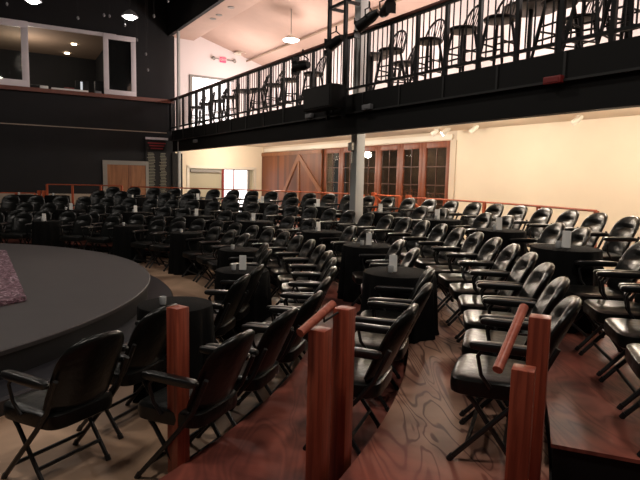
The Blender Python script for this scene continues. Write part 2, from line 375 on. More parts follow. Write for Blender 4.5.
# upstairs bright window in end wall
fr = bpy.data.objects.new('window_1', None); COL.objects.link(fr); fr['kind'] = 'structure'
farbox('pane', Dg0, Dg1 + .1, FLOORZ + .1, zu, 'daylight', off=-.03, th=.03, parent=fr)
farbox('frame', Dg0 - .1, Dg1 + .2, zu, zu + .08, 'greytrim', off=-.06, th=.07, parent=fr)
farbox('frame', Dg0 - .1, Dg0, FLOORZ, zu, 'greytrim', off=-.06, th=.07, parent=fr)

# booth wall (left, facing us)
tb, zc = hitB(60, 93.1)
t0b, _ = hitB(104, 60); t1b = 8.2; zh = 6.40; zcnt = 4.44
boothbox('wall_left', -0.1, 14, -.2, 0, 0, zcnt - .06, 'blackwall', **ST)
t27, _ = hitB(27, 60); t135, _ = hitB(135, 70)
tR, _ = hitB(107, 60)
boothbox('wall_left_upper', -0.1, tR, -.2, 0, zcnt - .06, 8.0, 'blackwall', **ST)
boothbox('wall_left_header', tR, 14, -.2, 0, zh, 8.0, 'blackwall', **ST)
boothbox('trim_counter', -.05, 14, -.2, .12, zcnt - .12, zcnt, 'ledge', **ST)
boothbox('trim_conduit', 0.2, 14, 0, .02, 3.27, 3.30, 'beige', **ST)
td0, zd = hitB(146, 166); td1, _ = hitB(102.5, 163)
boothbox('trim_wainscot', td1 + .02, 14, 0, .03, 0, 1.12, 'beige', **ST)
# booth room behind the opening
boothbox('wall_booth_back', tR - .4, 14, -5.4, -5.2, 3.3, 7.4, 'blackwall', **ST)
boothbox('wall_booth_side', tR - .4, tR - .3, -5.2, -.2, 3.3, 7.4, 'blackwall', **ST)
boothbox('floor_booth', tR - .4, 14, -5.2, -.2, 3.3, 3.4, 'darkroom', **ST)
bm = nb(); add_box(bm, (0, 0, 0), (14, 5.2, .08)); o = struct('ceiling_booth', bm, 'tan'); o.location = WB(tR - .4 + 7, -2.7, 6.55); o.rotation_euler = (0, 0, AB)
bulb('booth_glow', WB(4.5, -2.4, 5.6), 70, (1.0, 0.84, 0.70), .3); bulb('booth_glow', WB(8.0, -2.4, 5.6), 60, (1.0, 0.84, 0.70), .3)
for px, py in ((74, 44), (67, 53)):
    d = ray(px, py); t = (6.50 - EYE) / d.z; p = Vector((0, 0, EYE)) + d * t
    bm = nb(); add_lathe(bm, [(0.09, 0), (0.09, 0.03)]); o = obj('recessed_fitting', bm, 'warmlamp'); o.location = (p.x, p.y, 6.475)
    tag(o, 'small round ceiling light in the control booth, %s of the two' % ('rear one' if px == 67 else 'front one'), 'ceiling light', 'booth ceiling lights')
def frame_window(name, t0, t1, z0, z1, off, w=.13, glass='glass'):
    r = bpy.data.objects.new(name, None); COL.objects.link(r); r['kind'] = 'structure'
    boothbox('window_frame', t0, t1, off, off + .07, z1 - w, z1, 'whiteframe', r, .008); boothbox('window_frame', t0, t1, off, off + .07, z0, z0 + w, 'whiteframe', r, .008)
    boothbox('window_frame', t0, t0 + w, off, off + .07, z0 + w, z1 - w, 'whiteframe', r, .008); boothbox('window_frame', t1 - w, t1, off, off + .07, z0 + w, z1 - w, 'whiteframe', r, .008)
    boothbox('pane', t0 + w - .01, t1 - w + .01, off + .03, off + .04, z0 + w, z1 - w, glass, r)
frame_window('window_2', t135 - .02, hitB(105, 70)[0] + .05, zcnt, hitB(112, 35)[1], .03, .16)
frame_window('window_3', t27 - .05, 9.0, zcnt, hitB(20, 21)[1], .03, .2)
boothbox('trim_window_head', tR - .3, 9.5, -.05, .05, zh - .09, zh + .02, 'whiteframe', **ST)
# booth desk clutter
def booth_item(name, px, py, w, h, dep, m, label, cat, off=-.08, z=None):
    t, zz = hitB(px, py, off); z = zcnt if z is None else z
    o = origin_box(name, WB(t, off, z + h / 2 + .004), AB, (w, dep, h), m, bevel=min(.015, h / 4, w / 4, dep / 4)); tag(o, label, cat); return o
boothbox('booth_desk', tR + .05, 9, -1.1, -.2, zcnt - .06, zcnt - .002, 'darkmetal', label='long black desk behind the booth window sill', category='desk')
t = booth_item('mixing_console', 70, 92, 1.1, .07, .16, 'white', 'long low white mixing console on the booth desk', 'mixing console')
mon = thing('monitor', 'black computer monitor with bright strip standing on the booth desk', 'monitor', WB(hitB(82, 85, -.4)[0], -.38, zcnt), AB)
for c, s, mm, nm in (((0, 0, .24), (.42, .04, .36), 'darkmetal', 'casing'), ((.02, .03, .24), (.07, .02, .30), 'screen', 'screen'), ((0, 0, .03), (.2, .14, .06), 'darkmetal', 'stand')):
    bm = nb(); add_box(bm, c, s, bevel=.006); obj(nm, bm, mm, mon)
booth_item('red_box', 69, 88, .3, .14, .2, 'redpaint', 'small red box on the booth desk behind the console', 'box', -.30)
booth_item('speaker_box', 101, 82, .42, .45, .3, 'darkmetal', 'dark loudspeaker cabinet at the right end of the booth desk', 'loudspeaker', -.40)
booth_item('paper_tray', 44, 86, .24, .10, .2, 'white', 'white tray of papers at the left end of the booth desk', 'paper tray', -.10)
booth_item('equipment_rack', 36, 86, .5, .13, .3, 'darkmetal', 'low black equipment box on the booth desk near the left sash', 'equipment box', -.35)
booth_item('desk_telephone', 98, 88, .2, .09, .18, 'silver', 'grey desk telephone in front of the dark loudspeaker in the booth', 'telephone', -.10)

# double oak door in booth wall
r = bpy.data.objects.new('door_2', None); COL.objects.link(r); r['kind'] = 'structure'
zt2 = 2.12; ti0, ti1 = td0 + .02, td1 - .14
boothbox('door_trim', ti0 - .1, ti1 + .14, 0, .06, zt2, zt2 + .14, 'greytrim', r)
boothbox('door_trim', ti1, ti1 + .14, 0, .06, 0, zt2, 'greytrim', r); boothbox('door_trim', ti0 - .1, ti0, 0, .06, 0, zt2, 'greytrim', r)
tm = ti0 + (ti1 - ti0) * .42
for a, b in ((ti0, tm - .008), (tm + .008, ti1)):
    lf = boothbox('door_leaf', a, b, 0.0, .035, 0, zt2, 'doorwood', r)
boothbox('door_stile', tm - .05, tm + .05, .035, .05, 0, zt2, 'brace', r)
# banner
b0, _ = hitB(167.5, 140); b1, _ = hitB(145, 138); _, bz1 = hitB(155, 137.5)
bn = thing('supporter_board', 'tall black board of pale name columns under a red heading beside the oak doors', 'sign', WB((b0 + b1) / 2, .03, 0), AB)
bw = abs(b1 - b0)
bm = nb(); add_box(bm, (0, .01, (bz1 + .9) / 2), (bw, .03, bz1 - .9)); obj('board', bm, 'blackwall', bn, False)
bm = nb(); add_box(bm, (0, .03, bz1 - .04), (bw, .03, .08)); obj('head_strip', bm, 'whiteframe', bn, False)
bm = nb(); 
for k in range(3): add_box(bm, (0, .03, bz1 - .2 - k * .09), (bw * .8 - k * .1, .008, .045))
obj('heading', bm, mat('dim_red_lettering', (0.30, 0.03, 0.04), .6), bn, False)
pale = mat('dim_pale_lettering', (0.22, 0.22, 0.17), .7)
for cx in (-.27, .25):
    bm = nb(); z = bz1 - .55
    while z > 1.0:
        add_box(bm, (cx * bw + random.uniform(-.02, .02), .03, z), (random.uniform(.2, .34) * bw, .008, .022)); z -= .052
    obj('name_column', bm, pale, bn, False)
# slim column + dark end of balcony
bm = nb(); add_box(bm, (0, 0, 4.02), (.09, .09, 8.0), bevel=.01); o = obj('slim_column', bm, 'column'); o.location = WB(-.02, .85, 0); o.rotation_euler = (0, 0, AU)
tag(o, 'slim grey column at the far end of the balcony beside the name board', 'column')
wallbox('wall_balcony_end', SFAR - .25, SFAR - .1, DB - .02, DB + .35, 0, SOFFIT - .4, 'riser', **ST)
# wall between booth wall and far end of upstairs
wallbox('trim_corner', SFAR - .05, SFAR + .2, DB - .35, DB + .02, FLOORZ, 8.0, 'blackwall', **ST)

# balcony fascia
fa = thing('balcony_fascia', 'long black balcony front with seams and a thin ledge, under the railing', 'balcony front', W(.85, DB, 0), AU)
L2 = (SFAR - .3 - Sn) / 2; mid = (SFAR - .3 + Sn) / 2 - 1
bm = nb(); add_box(bm, (mid, .0, 3.17), (2 * L2, .16, .36)); add_box(bm, (mid, -.02, 2.81), (2 * L2, .16, .36)); obj('fascia_board', bm, 'riser', fa, False)
bm = nb(); add_box(bm, (mid, .10, 3.0), (2 * L2, .07, .03)); obj('ledge', bm, mat('worn_black_ledge', (0.018, 0.018, 0.018), .5), fa, False)
M['strip'] = mat('black_strip', (0.016, 0.016, 0.016), .5)
for k in range(20): bm = nb(); add_box(bm, (mid - L2 + .6 + k * 1.0, .088, 3.18), (.035, .02, .32)); obj('seam_strip', bm, 'strip', fa, False)

# glazed doors
gx = [324, 341, 358.5, 378, 400, 422.5, 450]
for i in range(6):
    s0, _ = hitD(gx[i], 160, DW); s1, _ = hitD(gx[i + 1], 160, DW)
    r = bpy.data.objects.new('door_%d' % (i + 3), None); COL.objects.link(r); r['kind'] = 'structure'; w = .13
    wallbox('door_stile', s0, s0 - w, DW, DW + .06, 0, PT, 'glassframe', r, .006); wallbox('door_stile', s1 + w, s1, DW, DW + .06, 0, PT, 'glassframe', r, .006)
    wallbox('top_rail', s1 + w, s0 - w, DW, DW + .06, PT - .16, PT, 'glassframe', r, .006); wallbox('bottom_rail', s1 + w, s0 - w, DW, DW + .06, 0, .3, 'glassframe', r, .006)
    wallbox('pane', s1 + w, s0 - w, DW + .03, DW + .035, .3, PT - .16, 'glass', r)
    mid_s = (s0 + s1) / 2
    bm = nb()
    add_box(bm, (0, 0, 0), (.025, .03, PT - .46))
    for k in range(1, 5): add_box(bm, (0, 0, -(PT - .46) / 2 + k * (PT - .46) / 5), (abs(s1 - s0) - 2 * w, .03, .025))
    o = obj('glazing_bars', bm, 'glazebar', r, False); o.location = W(mid_s, DW + .03, .3 + (PT - .46) / 2); o.rotation_euler = (0, 0, AU)
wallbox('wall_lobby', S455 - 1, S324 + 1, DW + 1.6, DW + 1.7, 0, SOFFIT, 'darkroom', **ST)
# plank sliding doors
bd = thing('plank_door_panel', 'wide vertical-plank sliding door with pale braces forming an inverted V', 'sliding door', W((S324 + S261) / 2, DW - .005, 0), AU)
pw_ = abs(S261 - S324)
bm = nb(); add_box(bm, (0, .03, PT / 2), (pw_ - .06, .06, PT - .02)); obj('planks', bm, 'planks', bd, False)
cS = (S324 + S261) / 2
def sl(px, py): s, z = hitD(px, py, DW - .03); return s - cS, z
a = sl(300, 156); b = sl(322, 192); c_ = sl(285, 192)
for e in (b, c_):
    p0 = Vector((a[0], .075, a[1])); p1 = Vector((e[0], .075, e[1])); d = p1 - p0
    bm = nb(); add_box(bm, (p0 + p1) / 2, (d.length, .03, .16), Matrix.Rotation(-math.atan2(d.z, d.x), 3, 'Y')); obj('brace', bm, 'brace', bd, False)
bm = nb(); add_box(bm, (0, .075, PT - .09), (pw_ - .1, .03, .12)); add_box(bm, (sl(300, 160)[0], .073, PT / 2), (.12, .026, PT - .05)); obj('brace', bm, 'brace', bd, False)
# curtain-like valance strip above doors
wallbox('trim_2', S455 + .1, S261 - .2, DW - .06, DW, PT + .02, PT + .14, 'whitefix', **ST)

# main column under and above the balcony
mc = thing('support_column', 'tall square painted steel column standing at the balcony front', 'column', (0, 0, 0), AU)
sc_, _ = hitD(357, 180, DB + .36); COLP = W(sc_, DB + .36, 0); mc.location = COLP
bm = nb(); add_box(bm, (0, 0, 4.15), (.2, .2, 7.7), bevel=.012); obj('shaft', bm, 'column', mc)
bm = nb(); add_box(bm, (0, 0, .32), (.3, .3, .05)); obj('base_plate', bm, 'column', mc)
bm = nb(); add_box(bm, (.04, .13, 2.42), (.14, .08, .16), bevel=.01); add_tube(bm, [(.02, .13, 2.36), (-.02, .16, 2.1)], .012); obj('junction_box', bm, 'whitefix', mc)

S_MID, _ = hitD(347, 60, DB)
# ------------------------------------------------------------------ stage
ZS = 0.393
st = thing('round_stage', 'low round thrust stage with a matte grey top and a wide grey step', 'stage', C)
bm = nb(); add_lathe(bm, [(4.66, .02), (4.66, ZS - .05)], n=96); obj('riser_wall', bm, 'stageside', st)
bm = nb(); add_lathe(bm, [(4.69, ZS - .05), (4.70, ZS - .01), (4.69, ZS)], n=128); obj('stage_top', bm, 'stage', st)
bm = nb(); add_lathe(bm, [(4.98, 0.0), (5.0, .12), (4.98, .14), (4.66, .14), (4.66, 0)], n=128); obj('step_ring', bm, 'ring', st)
bm = nb()
def G(px, py, z): d = ray(px, py); t = (z - EYE) / d.z; return Vector((0, 0, EYE)) + d * t
a, b, c_ = G(6, 249, ZS + .06), G(26.5, 296, ZS + .06), G(0, 301, ZS + .06)
ed = (c_ - b).normalized() * 2.2
q = [a, b, b + ed, a + ed]
lo = [bm.verts.new((p.x, p.y, ZS + .002)) for p in q]; hi = [bm.verts.new((p.x, p.y, ZS + .055)) for p in q]
bm.faces.new(hi); bm.faces.new(lo[::-1])
for k in range(4): bm.faces.new((lo[k], lo[(k + 1) % 4], hi[(k + 1) % 4], hi[k]))
bmesh.ops.bevel(bm, geom=list(bm.edges), offset=.012, segments=2, affect='EDGES')
tag(obj('speckled_platform_cover', bm, 'confetti'), 'low platform covered in speckled purple and white fabric on the stage', 'platform')

# ------------------------------------------------------------------ chairs
def make_chair():
    t = thing('folding_armchair', 'x', 'chair')
    bm = nb(); add_super(bm, (0.01, 0, .412), (.232, .240, .056), .36, .36, 28, 10, taper=.06); obj('seat', bm, 'vinyl', t)
    # padded back
    bm = nb(); nu, nv = 12, 16
    ax = Vector((-.165, 0, .42)); dirv = Vector((-.19, 0, .425)).normalized(); H = .525; nrm = Vector((dirv.z, 0, -dirv.x))
    F_, B_ = [], []
    for j in range(nv + 1):
        v_ = j / nv; vv = 1 - (1 - v_) ** 1.5
        top = max(0, (vv - .5) / .5); bot = max(0, (.12 - vv) / .12)
        hw = .225 * (1 - top ** 3.2) ** .5 * (1 - .25 * bot ** 2) if vv < 1 else 0.001
        hw = max(hw, .012)
        rf, rb = [], []
        for i in range(nu + 1):
            u_ = -1 + 2 * i / nu; uu = sin(u_ * pi / 2)
            edge = (1 - abs(uu) ** 5) ** .5 if abs(uu) < 1 else 0
            ev = (1 - abs(2 * vv - 1) ** 8) ** .5 if 0 < vv < 1 else 0
            th = .036 * edge * ev
            crease = .034 * math.exp(-((vv - .70 + .09 * uu * uu) / .065) ** 2) * max(0, 1 - (uu / .8) ** 4)
            y = hw * uu; base = ax + dirv * (H * vv) + Vector((0, y, 0)) + nrm * (.05 * (y / .225) ** 2)
            rf.append(bm.verts.new(base + nrm * (th - crease * min(1, edge * 1.3)))); rb.append(bm.verts.new(base - nrm * (th * .75)))
        F_.append(rf); B_.append(rb)
    for j in range(nv):
        for i in range(nu):
            bm.faces.new((F_[j][i], F_[j][i + 1], F_[j + 1][i + 1], F_[j + 1][i])); bm.faces.new((B_[j][i], B_[j + 1][i], B_[j + 1][i + 1], B_[j][i + 1]))
    for i in range(nu):
        bm.faces.new((F_[0][i], B_[0][i], B_[0][i + 1], F_[0][i + 1])); bm.faces.new((F_[nv][i], F_[nv][i + 1], B_[nv][i + 1], B_[nv][i]))
    for j in range(nv):
        bm.faces.new((F_[j][0], F_[j + 1][0], B_[j + 1][0], B_[j][0])); bm.faces.new((F_[j][nu], B_[j][nu], B_[j + 1][nu], F_[j + 1][nu]))
    bmesh.ops.remove_doubles(bm, verts=bm.verts, dist=.0005)
    obj('backrest', bm, 'vinyl', t)
    for s in (-1, 1):
        y = s * .262
        bm = nb(); add_super(bm, (-.055, y, .655), (.195, .030, .025), .5, .45, 16, 8); ar = obj('armrest', bm, 'armpad', t)
        bm = nb(); add_tube(bm, [(.06, y, .64), (.09, y, .60), (.07, y * .97, .50), (.02, y * .93, .43)], .011, 6); obj('arm_support', bm, 'frame', t)
        y2 = s * .238
        bm = nb(); add_tube(bm, [(-.285, y2, .68), (-.20, y2, .49), (-.10, y2, .36), (.20, y2, .02)], .0145, 6); add_tube(bm, [(.195, y2, .03), (.215, y2, .0)], .017, 8); obj('leg', bm, 'frame', t)
        y3 = s * .210
        bm = nb(); add_tube(bm, [(.15, y3, .38), (.10, y3, .33), (-.125, y3, .02)], .0145, 6); add_tube(bm, [(-.12, y3, .03), (-.135, y3, .0)], .017, 8); obj('leg', bm, 'frame', t)
    bm = nb(); add_tube(bm, [(.125, -.238, .108), (.125, .238, .108)], .012, 6); obj('crossbar', bm, 'frame', t)
    bm = nb(); add_tube(bm, [(-.062, -.21, .115), (-.062, .21, .115)], .012, 6); obj('crossbar', bm, 'frame', t)
    return t
chair0 = make_chair(); KIDS[chair0.name] = list(chair0.children); used = [False]
ORD = ['first', 'second', 'third', 'fourth', 'fifth', 'sixth', 'seventh', 'eighth', 'ninth', 'tenth', 'eleventh', 'twelfth', 'thirteenth', 'fourteenth', 'fifteenth', 'sixteenth', 'seventeenth', 'eighteenth', 'nineteenth', 'twentieth'] + ['twenty-' + w for w in ('first', 'second', 'third', 'fourth', 'fifth', 'sixth', 'seventh', 'eighth', 'ninth')] + ['thirtieth', 'thirty-first', 'thirty-second', 'thirty-third', 'thirty-fourth']
def chair(r, th, z, label, group, jit=1.5):
    p = P(r, th, z); rz = rad(th + 180 + random.uniform(-jit, jit))
    if (p - Vector((COLP.x, COLP.y, p.z))).length < .42: return
    if not used[0]:
        used[0] = True; chair0.location = p; chair0.rotation_euler = (0, 0, rz); chair0['label'] = label; chair0['group'] = group
    else: dup(chair0, p, rz, label, group)

# ------------------------------------------------------------------ tables
def level(r):
    z = 0
    for e, l in zip(ED[:4], LV[1:]):
        if r > e - .03: z = l
    return z
def table(r, th, z, row, which, card=True, rt=.375, rest=()):
    p = P(r, th, z)
    lab = '%s table from the aisle, %s' % (which, row)
    t = thing('round_table', 'round pedestal table under the cloth, %s' % lab, 'table', p, rad(th), 'round tables')
    bm = nb(); add_lathe(bm, [(rt - .01, .715), (rt, .72), (rt, .735), (rt - .01, .74)], n=32); obj('tabletop', bm, 'frame', t)
    bm = nb(); add_lathe(bm, [(.035, .02), (.035, .715)], n=12); obj('pedestal', bm, 'frame', t)
    bm = nb(); add_lathe(bm, [(.10, 0), (.10, .012), (.04, .02)], n=16); obj('base', bm, 'frame', t)
    bm = nb(); n = 72; ph = random.uniform(0, 6); rings = []
    for zz, fac, amp in ((.747, .0, 0), (.747, .97, 0), (.744, 1.0, 0), (.73, 1.015, .002), (.60, 1.03, .010), (.40, 1.05, .018), (.2, 1.07, .024), (.006, 1.09, .030)):
        rr = []
        for k in range(n):
            a = 2 * pi * k / n; q = rt * fac + amp * (sin(a * 11 + ph) + .5 * sin(a * 17 + 2 * ph))
            x, y = q * cos(a), q * sin(a); hz = zz
            wr = Vector((r + x, y)).length
            lf = level(wr) - z
            if hz < lf + .006: hz = lf + .006
            rr.append((x, y, hz))
        rings.append(rr)
    cv = bm.verts.new((0, 0, .747)); RV = [[bm.verts.new(q) for q in rr] for rr in rings[1:]]
    for k in range(n): bm.faces.new((cv, RV[0][k], RV[0][(k + 1) % n]))
    for A, B in zip(RV, RV[1:]):
        for k in range(n): bm.faces.new((A[k], B[k], B[(k + 1) % n], A[(k + 1) % n]))
    c = obj('tablecloth', bm, 'cloth'); c.location = p; c.rotation_euler = (0, 0, rad(th))
    tag(c, 'black floor-length cloth over the %s' % lab, 'tablecloth', 'black tablecloths')
    if card:
        # card turned to face the aisle
        to = (Vector((0, 0, 0)) - p); rz = math.atan2(to.y, to.x) + rad(random.uniform(-25, 25))
        cp = p + Vector((to.y, -to.x, 0)).normalized() * random.uniform(-.02, .08)
        bm = nb()
        for s in (-1, 1): add_box(bm, (s * .010, 0, .08), (.003, .075, .16), Matrix.Rotation(s * -.06, 3, 'Y'))
        o = obj('menu_card', bm, 'white', None, False); o.location = (cp.x, cp.y, z + .7475); o.rotation_euler = (0, 0, rz)
        tag(o, 'white upright menu card on the %s' % lab, 'menu card', 'menu cards on the tables')
    o_ = p + Vector((-.09, -.04, 0))
    bm = nb(); add_lathe(bm, [(.020, 0), (.025, .01), (.028, .065), (.025, .065), (.019, .012)], n=16, caps=False); bm.faces.new([v for v in bm.verts][:16][::-1])
    o = obj('candle_cup', bm, 'glassw'); o.location = (o_.x, o_.y, z + .7475)
    tag(o, 'small frosted glass cup on the %s' % lab, 'glass cup', 'small cups on the tables')

rows = [
 ('floor by the stage', .29, {0, 2, 3, 4}, 5.86, 5.93, 0.0, [('c', -28.3), ('c', -22.0), ('t', -16.2), ('c', -10.0), ('c', -4.6), ('t', 0.8), ('c', 6.9), ('c', 12.5), ('t', 18.2), ('c', 25), ('c', 31), ('c', 37), ('t', 43), ('c', 49), ('c', 55), ('t', 61), ('c', 67.5), ('c', 74.5), ('t', 81.5), ('c', 88), ('c', 94)]),
 ('lowest tier', .345, set(), 7.50, 7.60, LV[1], [('c', -20.8), ('c', -15.4), ('c', -10.3), ('t', -5.2), ('c', 0.2), ('c', 6.2), ('t', 11.3), ('c', 16.4), ('c', 21.2), ('t', 26.2), ('c', 32.4), ('c', 37.8), ('t', 44), ('c', 48.8), ('c', 53.1), ('t', 57.9), ('c', 62.7), ('c', 67), ('t', 71.7), ('c', 76.5), ('c', 80.8), ('t', 85.5), ('c', 90.3), ('c', 94.6), ('t', 99.3)]),
 ('third tier', .31, {7, 8, 9}, 9.26, 9.17, LV[3], [('c', -20.2), ('c', -16.3), ('c', -12.5), ('c', -8.7), ('t', -4.8), ('c', -0.8), ('c', 2.8), ('t', 6.6), ('c', 10.5), ('c', 14.1), ('t', 17.8), ('c', 21.6), ('c', 25.4), ('t', 29.4), ('c', 33.3), ('c', 38.6), ('t', 42.6), ('c', 46.5), ('c', 50.3), ('t', 54.3), ('c', 58.3), ('c', 62.5), ('t', 66.6), ('c', 70.6), ('c', 75), ('t', 79), ('c', 83), ('c', 87), ('t', 93), ('t', 98.6)]),
]
for row, trad, nocard, rc, rtb, z, items in rows:
    nt = 0; nc = 0
    for k, a in items:
        if k == 't':
            table(rtb - (.06 if nt == 0 and rc < 6 else 0), a, z, row, ORD[nt], card=nt not in nocard, rt=trad); nt += 1; nc = 0
        else:
            where = 'before its first table' if nt == 0 else 'just past its %s table' % ORD[nt - 1]
            chair(rc + (.14 if a == -28.3 else 0), a, z, 'black armchair on the %s, %s seat %s' % (row, ORD[nc], where), 'folding armchairs on the %s' % row); nc += 1
def plain(row, rc, z, angs):
    for i, a in enumerate(angs): chair(rc + (.05 if rc < 7 and i < 3 else 0), a, z, 'black armchair in the tableless %s row, %s seat from the aisle' % (row, ORD[i]), 'folding armchairs in the %s row' % row)
plain('outer floor', 6.60, 0.0, [-24.8 + 5.12 * i for i in range(25)])
g2 = [-21.2, -17, -12.8, -8.6, -4.5, -0.4, 3.7, 7.8, 11.7, 15.6, 19.6, 23.7, 27.9]
plain('second tier', 8.36, LV[2], g2 + [32.1 + 4.2 * i for i in range(17)])
plain('topmost tier', 10.06, LV[4], [2.0, 5.6, 9.0, 12.4, 15.8, 19.2, 22.6] + [26.2 + 3.55 * i for i in range(18)])

# ------------------------------------------------------------------ foreground posts and handrails
def post(p, top, z0, label, rz):
    bm = nb(); add_box(bm, (0, 0, (top - z0) / 2), (.089, .089, top - z0), bevel=.004); o = obj('railing_post', bm, 'post'); o.location = (p[0], p[1], z0); o.rotation_euler = (0, 0, rz)
    tag(o, label, 'post', 'red-stained square aisle posts'); return o
post((-.783, 2.985), 1.045, 0.0, 'red-stained square wooden post, leftmost, in front of the floor-level chairs', rad(-36))
post((.012, 2.60), 1.045, LV[1], 'shorter red-stained wooden post of the middle pair', rad(-30))
post((.135, 2.78), 1.11, LV[2] if math.hypot(.135 - C.x, 2.78 - C.y) > ED[1] else LV[1], 'taller red-stained wooden post of the middle pair, in front of the lowest tier chairs', rad(-30))
post((.845, 2.17), 1.02, LV[2], 'shorter red-stained wooden post of the right-hand pair', rad(-26))
post((.985, 2.38), 1.185, LV[2], 'taller red-stained wooden post of the right-hand pair beside the worn walkway', rad(-26))
def handrail(a, b, foot, label):
    t = thing('handrail', label, 'handrail', (0, 0, 0), 0, 'short aisle handrails')
    bm = nb(); add_tube(bm, [a, b], .0215, 14); obj('rail', bm, 'handrail', t)
    mid = Vector(a).lerp(Vector(b), .72)
    bm = nb(); add_tube(bm, [mid - Vector((0, 0, .015)), mid - Vector((0, 0, .05)), Vector(foot)], .006, 8); obj('bracket', bm, 'frame', t)
def PT3(px, py, y): d = ray(px, py); t = y / d.y; return Vector((0, 0, EYE)) + d * t
handrail(PT3(300, 333, 2.52), PT3(333, 304, 2.74), (.10, 2.75, 1.09), 'short round red handrail sloping up by the middle pair of posts')
handrail(PT3(497.5, 370, 2.22), PT3(524, 307, 2.52), (.94, 2.37, 1.10), 'short round red handrail sloping up by the right-hand pair of posts')

# ------------------------------------------------------------------ orange-red rail behind the top tier
def rail_run(angs, r, z, zt, label, braces=()):
    t = thing('tier_railing', label, 'railing', C, 0, 'orange railings behind the top tier')
    pts = [Vector((r * cos(rad(a)), r * sin(rad(a)), 0)) for a in angs]
    bm = nb(); add_tube(bm, [p + Vector((0, 0, zt)) for p in pts], .018, 8); obj('top_rail', bm, 'orange', t)
    for p, a in zip(pts, angs):
        bm = nb(); add_box(bm, (p.x, p.y, (z + zt) / 2), (.055, .055, zt - z), rad(a)); obj('post', bm, 'orange', t, False)
    for a in braces:
        b_ = Vector((r * cos(rad(a)), r * sin(rad(a)), 0)); bm = nb(); add_box(bm, (b_.x, b_.y, (z + zt + .06) / 2), (.10, .10, zt + .06 - z), rad(a)); obj('newel', bm, 'orange', t, False)
        p = Vector((r * cos(rad(a)), r * sin(rad(a)), zt)); q = p + Vector((N.x * .8, N.y * .8, -.60))
        bm = nb(); add_tube(bm, [p, q], .034, 8); obj('stair_rail', bm, 'orange', t)
        bm = nb(); add_box(bm, (q.x, q.y, q.z / 2), (.07, .07, q.z), rad(a)); obj('post', bm, 'orange', t, False)
    return t
rail_run([10.5, 17.5, 25.0, 31, 36.8], 10.98, LV[4], 1.40, 'orange rail behind the top tier in front of the cream wall', (36.8,))
rail_run([38.2, 42.6], 10.98, LV[4], 1.42, 'short orange rail between the two doubled posts by the glazed doors', (42.6,))
rail_run([44.5, 51, 57.5, 64, 71, 78, 85], 10.98, LV[4], 1.42, 'long orange rail behind the top tier in front of the plank doors')
rail_run([86.6, 90, 94.5, 98.4], 10.98, LV[4], 1.44, 'orange rail left of the oak double doors against the black wall')
rail_run([100.2, 103, 106], 10.98, LV[4], 1.16, 'low orange rail at the far left behind the chairs')
for a in (98.9, 99.6):
    p = P(10.98, a, LV[4]); bm = nb(); add_box(bm, (0, 0, .36), (.09, .09, .72)); o = obj('newel_post', bm, 'orange', None, False); o.location = p; o.rotation_euler = (0, 0, rad(a)); tag(o, 'stout orange newel post %s at the far left rail gap' % ('nearer the oak doors' if a < 99 else 'farther from the oak doors'), 'post')

# ------------------------------------------------------------------ balcony railing
for S0, S1, lab in ((S_MID, SFAR - .2, 'black metal balcony railing with thin balusters, far stretch up to the lighting frame'), (-6.4, S_MID - .06, 'black metal balcony railing with thin balusters, near stretch right of the lighting frame')):
    rl = thing('balcony_railing', lab, 'railing', W(0, DB - .02, 0), AU, 'balcony railings')
    bm = nb(); add_box(bm, ((S0 + S1) / 2, 0, RAILZ - .02), (S1 - S0, .085, .05), bevel=.01); obj('cap_rail', bm, 'railwood', rl)
    for zz, hh in ((RAILZ - .065, .035), (FLOORZ + .12, .04)):
        bm = nb(); add_box(bm, ((S0 + S1) / 2, 0, zz), (S1 - S0, .045, hh)); obj('cross_rail', bm, 'darkmetal', rl, False)
    k = 0; s = S1
    while s > S0:
        if k % 5 == 0: bm = nb(); add_box(bm, (s, 0, (FLOORZ + RAILZ) / 2 - .02), (.055, .055, RAILZ - FLOORZ - .04)); obj('post', bm, 'darkmetal', rl, False)
        else: bm = nb(); add_box(bm, (s, 0, (FLOORZ + RAILZ) / 2 + .03), (.016, .016, RAILZ - FLOORZ - .18)); obj('baluster', bm, 'darkmetal', rl, False)
        s -= .128; k += 1

# ------------------------------------------------------------------ bar stools upstairs
def make_stool():
    t = thing('bar_stool', 'x', 'stool')
    bm = nb(); add_lathe(bm, [(.18, .725), (.22, .735), (.235, .765), (.22, .785), (.12, .775)], n=24); obj('seat', bm, 'darkmetal', t)
    ft = []
    for sx in (-1, 1):
        for sy in (-1, 1):
            p0 = Vector((sx * .12, sy * .12, .74)); p1 = Vector((sx * .22, sy * .22, 0)); ft.append((sx, sy))
            bm = nb(); add_tube(bm, [p0, p0.lerp(p1, .5), p1], [.021, .027, .017], 8); obj('leg', bm, 'darkmetal', t)
    for z in (.24, .42):
        q = .12 + .10 * (1 - z / .74)
        for a, b in (((-q, -q), (q, -q)), ((q, -q), (q, q)), ((q, q), (-q, q)), ((-q, q), (-q, -q))):
            zo = z + (.05 if a[0] == b[0] else 0)
            bm = nb(); add_tube(bm, [(a[0], a[1], zo), (b[0], b[1], zo)], .014, 6); obj('stretcher', bm, 'darkmetal', t)
    pts = []
    for i in range(13):
        a = pi * i / 12; y = -.19 * cos(a); h = .40 * sin(a) ** .75
        pts.append((-.12 - .05 * sin(a) - .10 * h / .4, y, .77 + h))
    bm = nb(); add_tube(bm, pts, .017, 6); obj('back_hoop', bm, 'darkmetal', t)
    for i in range(-3, 4):
        y = i * .045; a = math.acos(max(-1, min(1, -y * 1.15 / .19))); h = .40 * sin(a) ** .75
        bm = nb(); add_tube(bm, [(-.14, y, .77), (-.12 - .05 * sin(a) - .10 * h / .4, y * 1.15, .77 + h)], .008, 5); obj('spindle', bm, 'darkmetal', t)
    return t
st0 = make_stool(); KIDS[st0.name] = list(st0.children); first = True
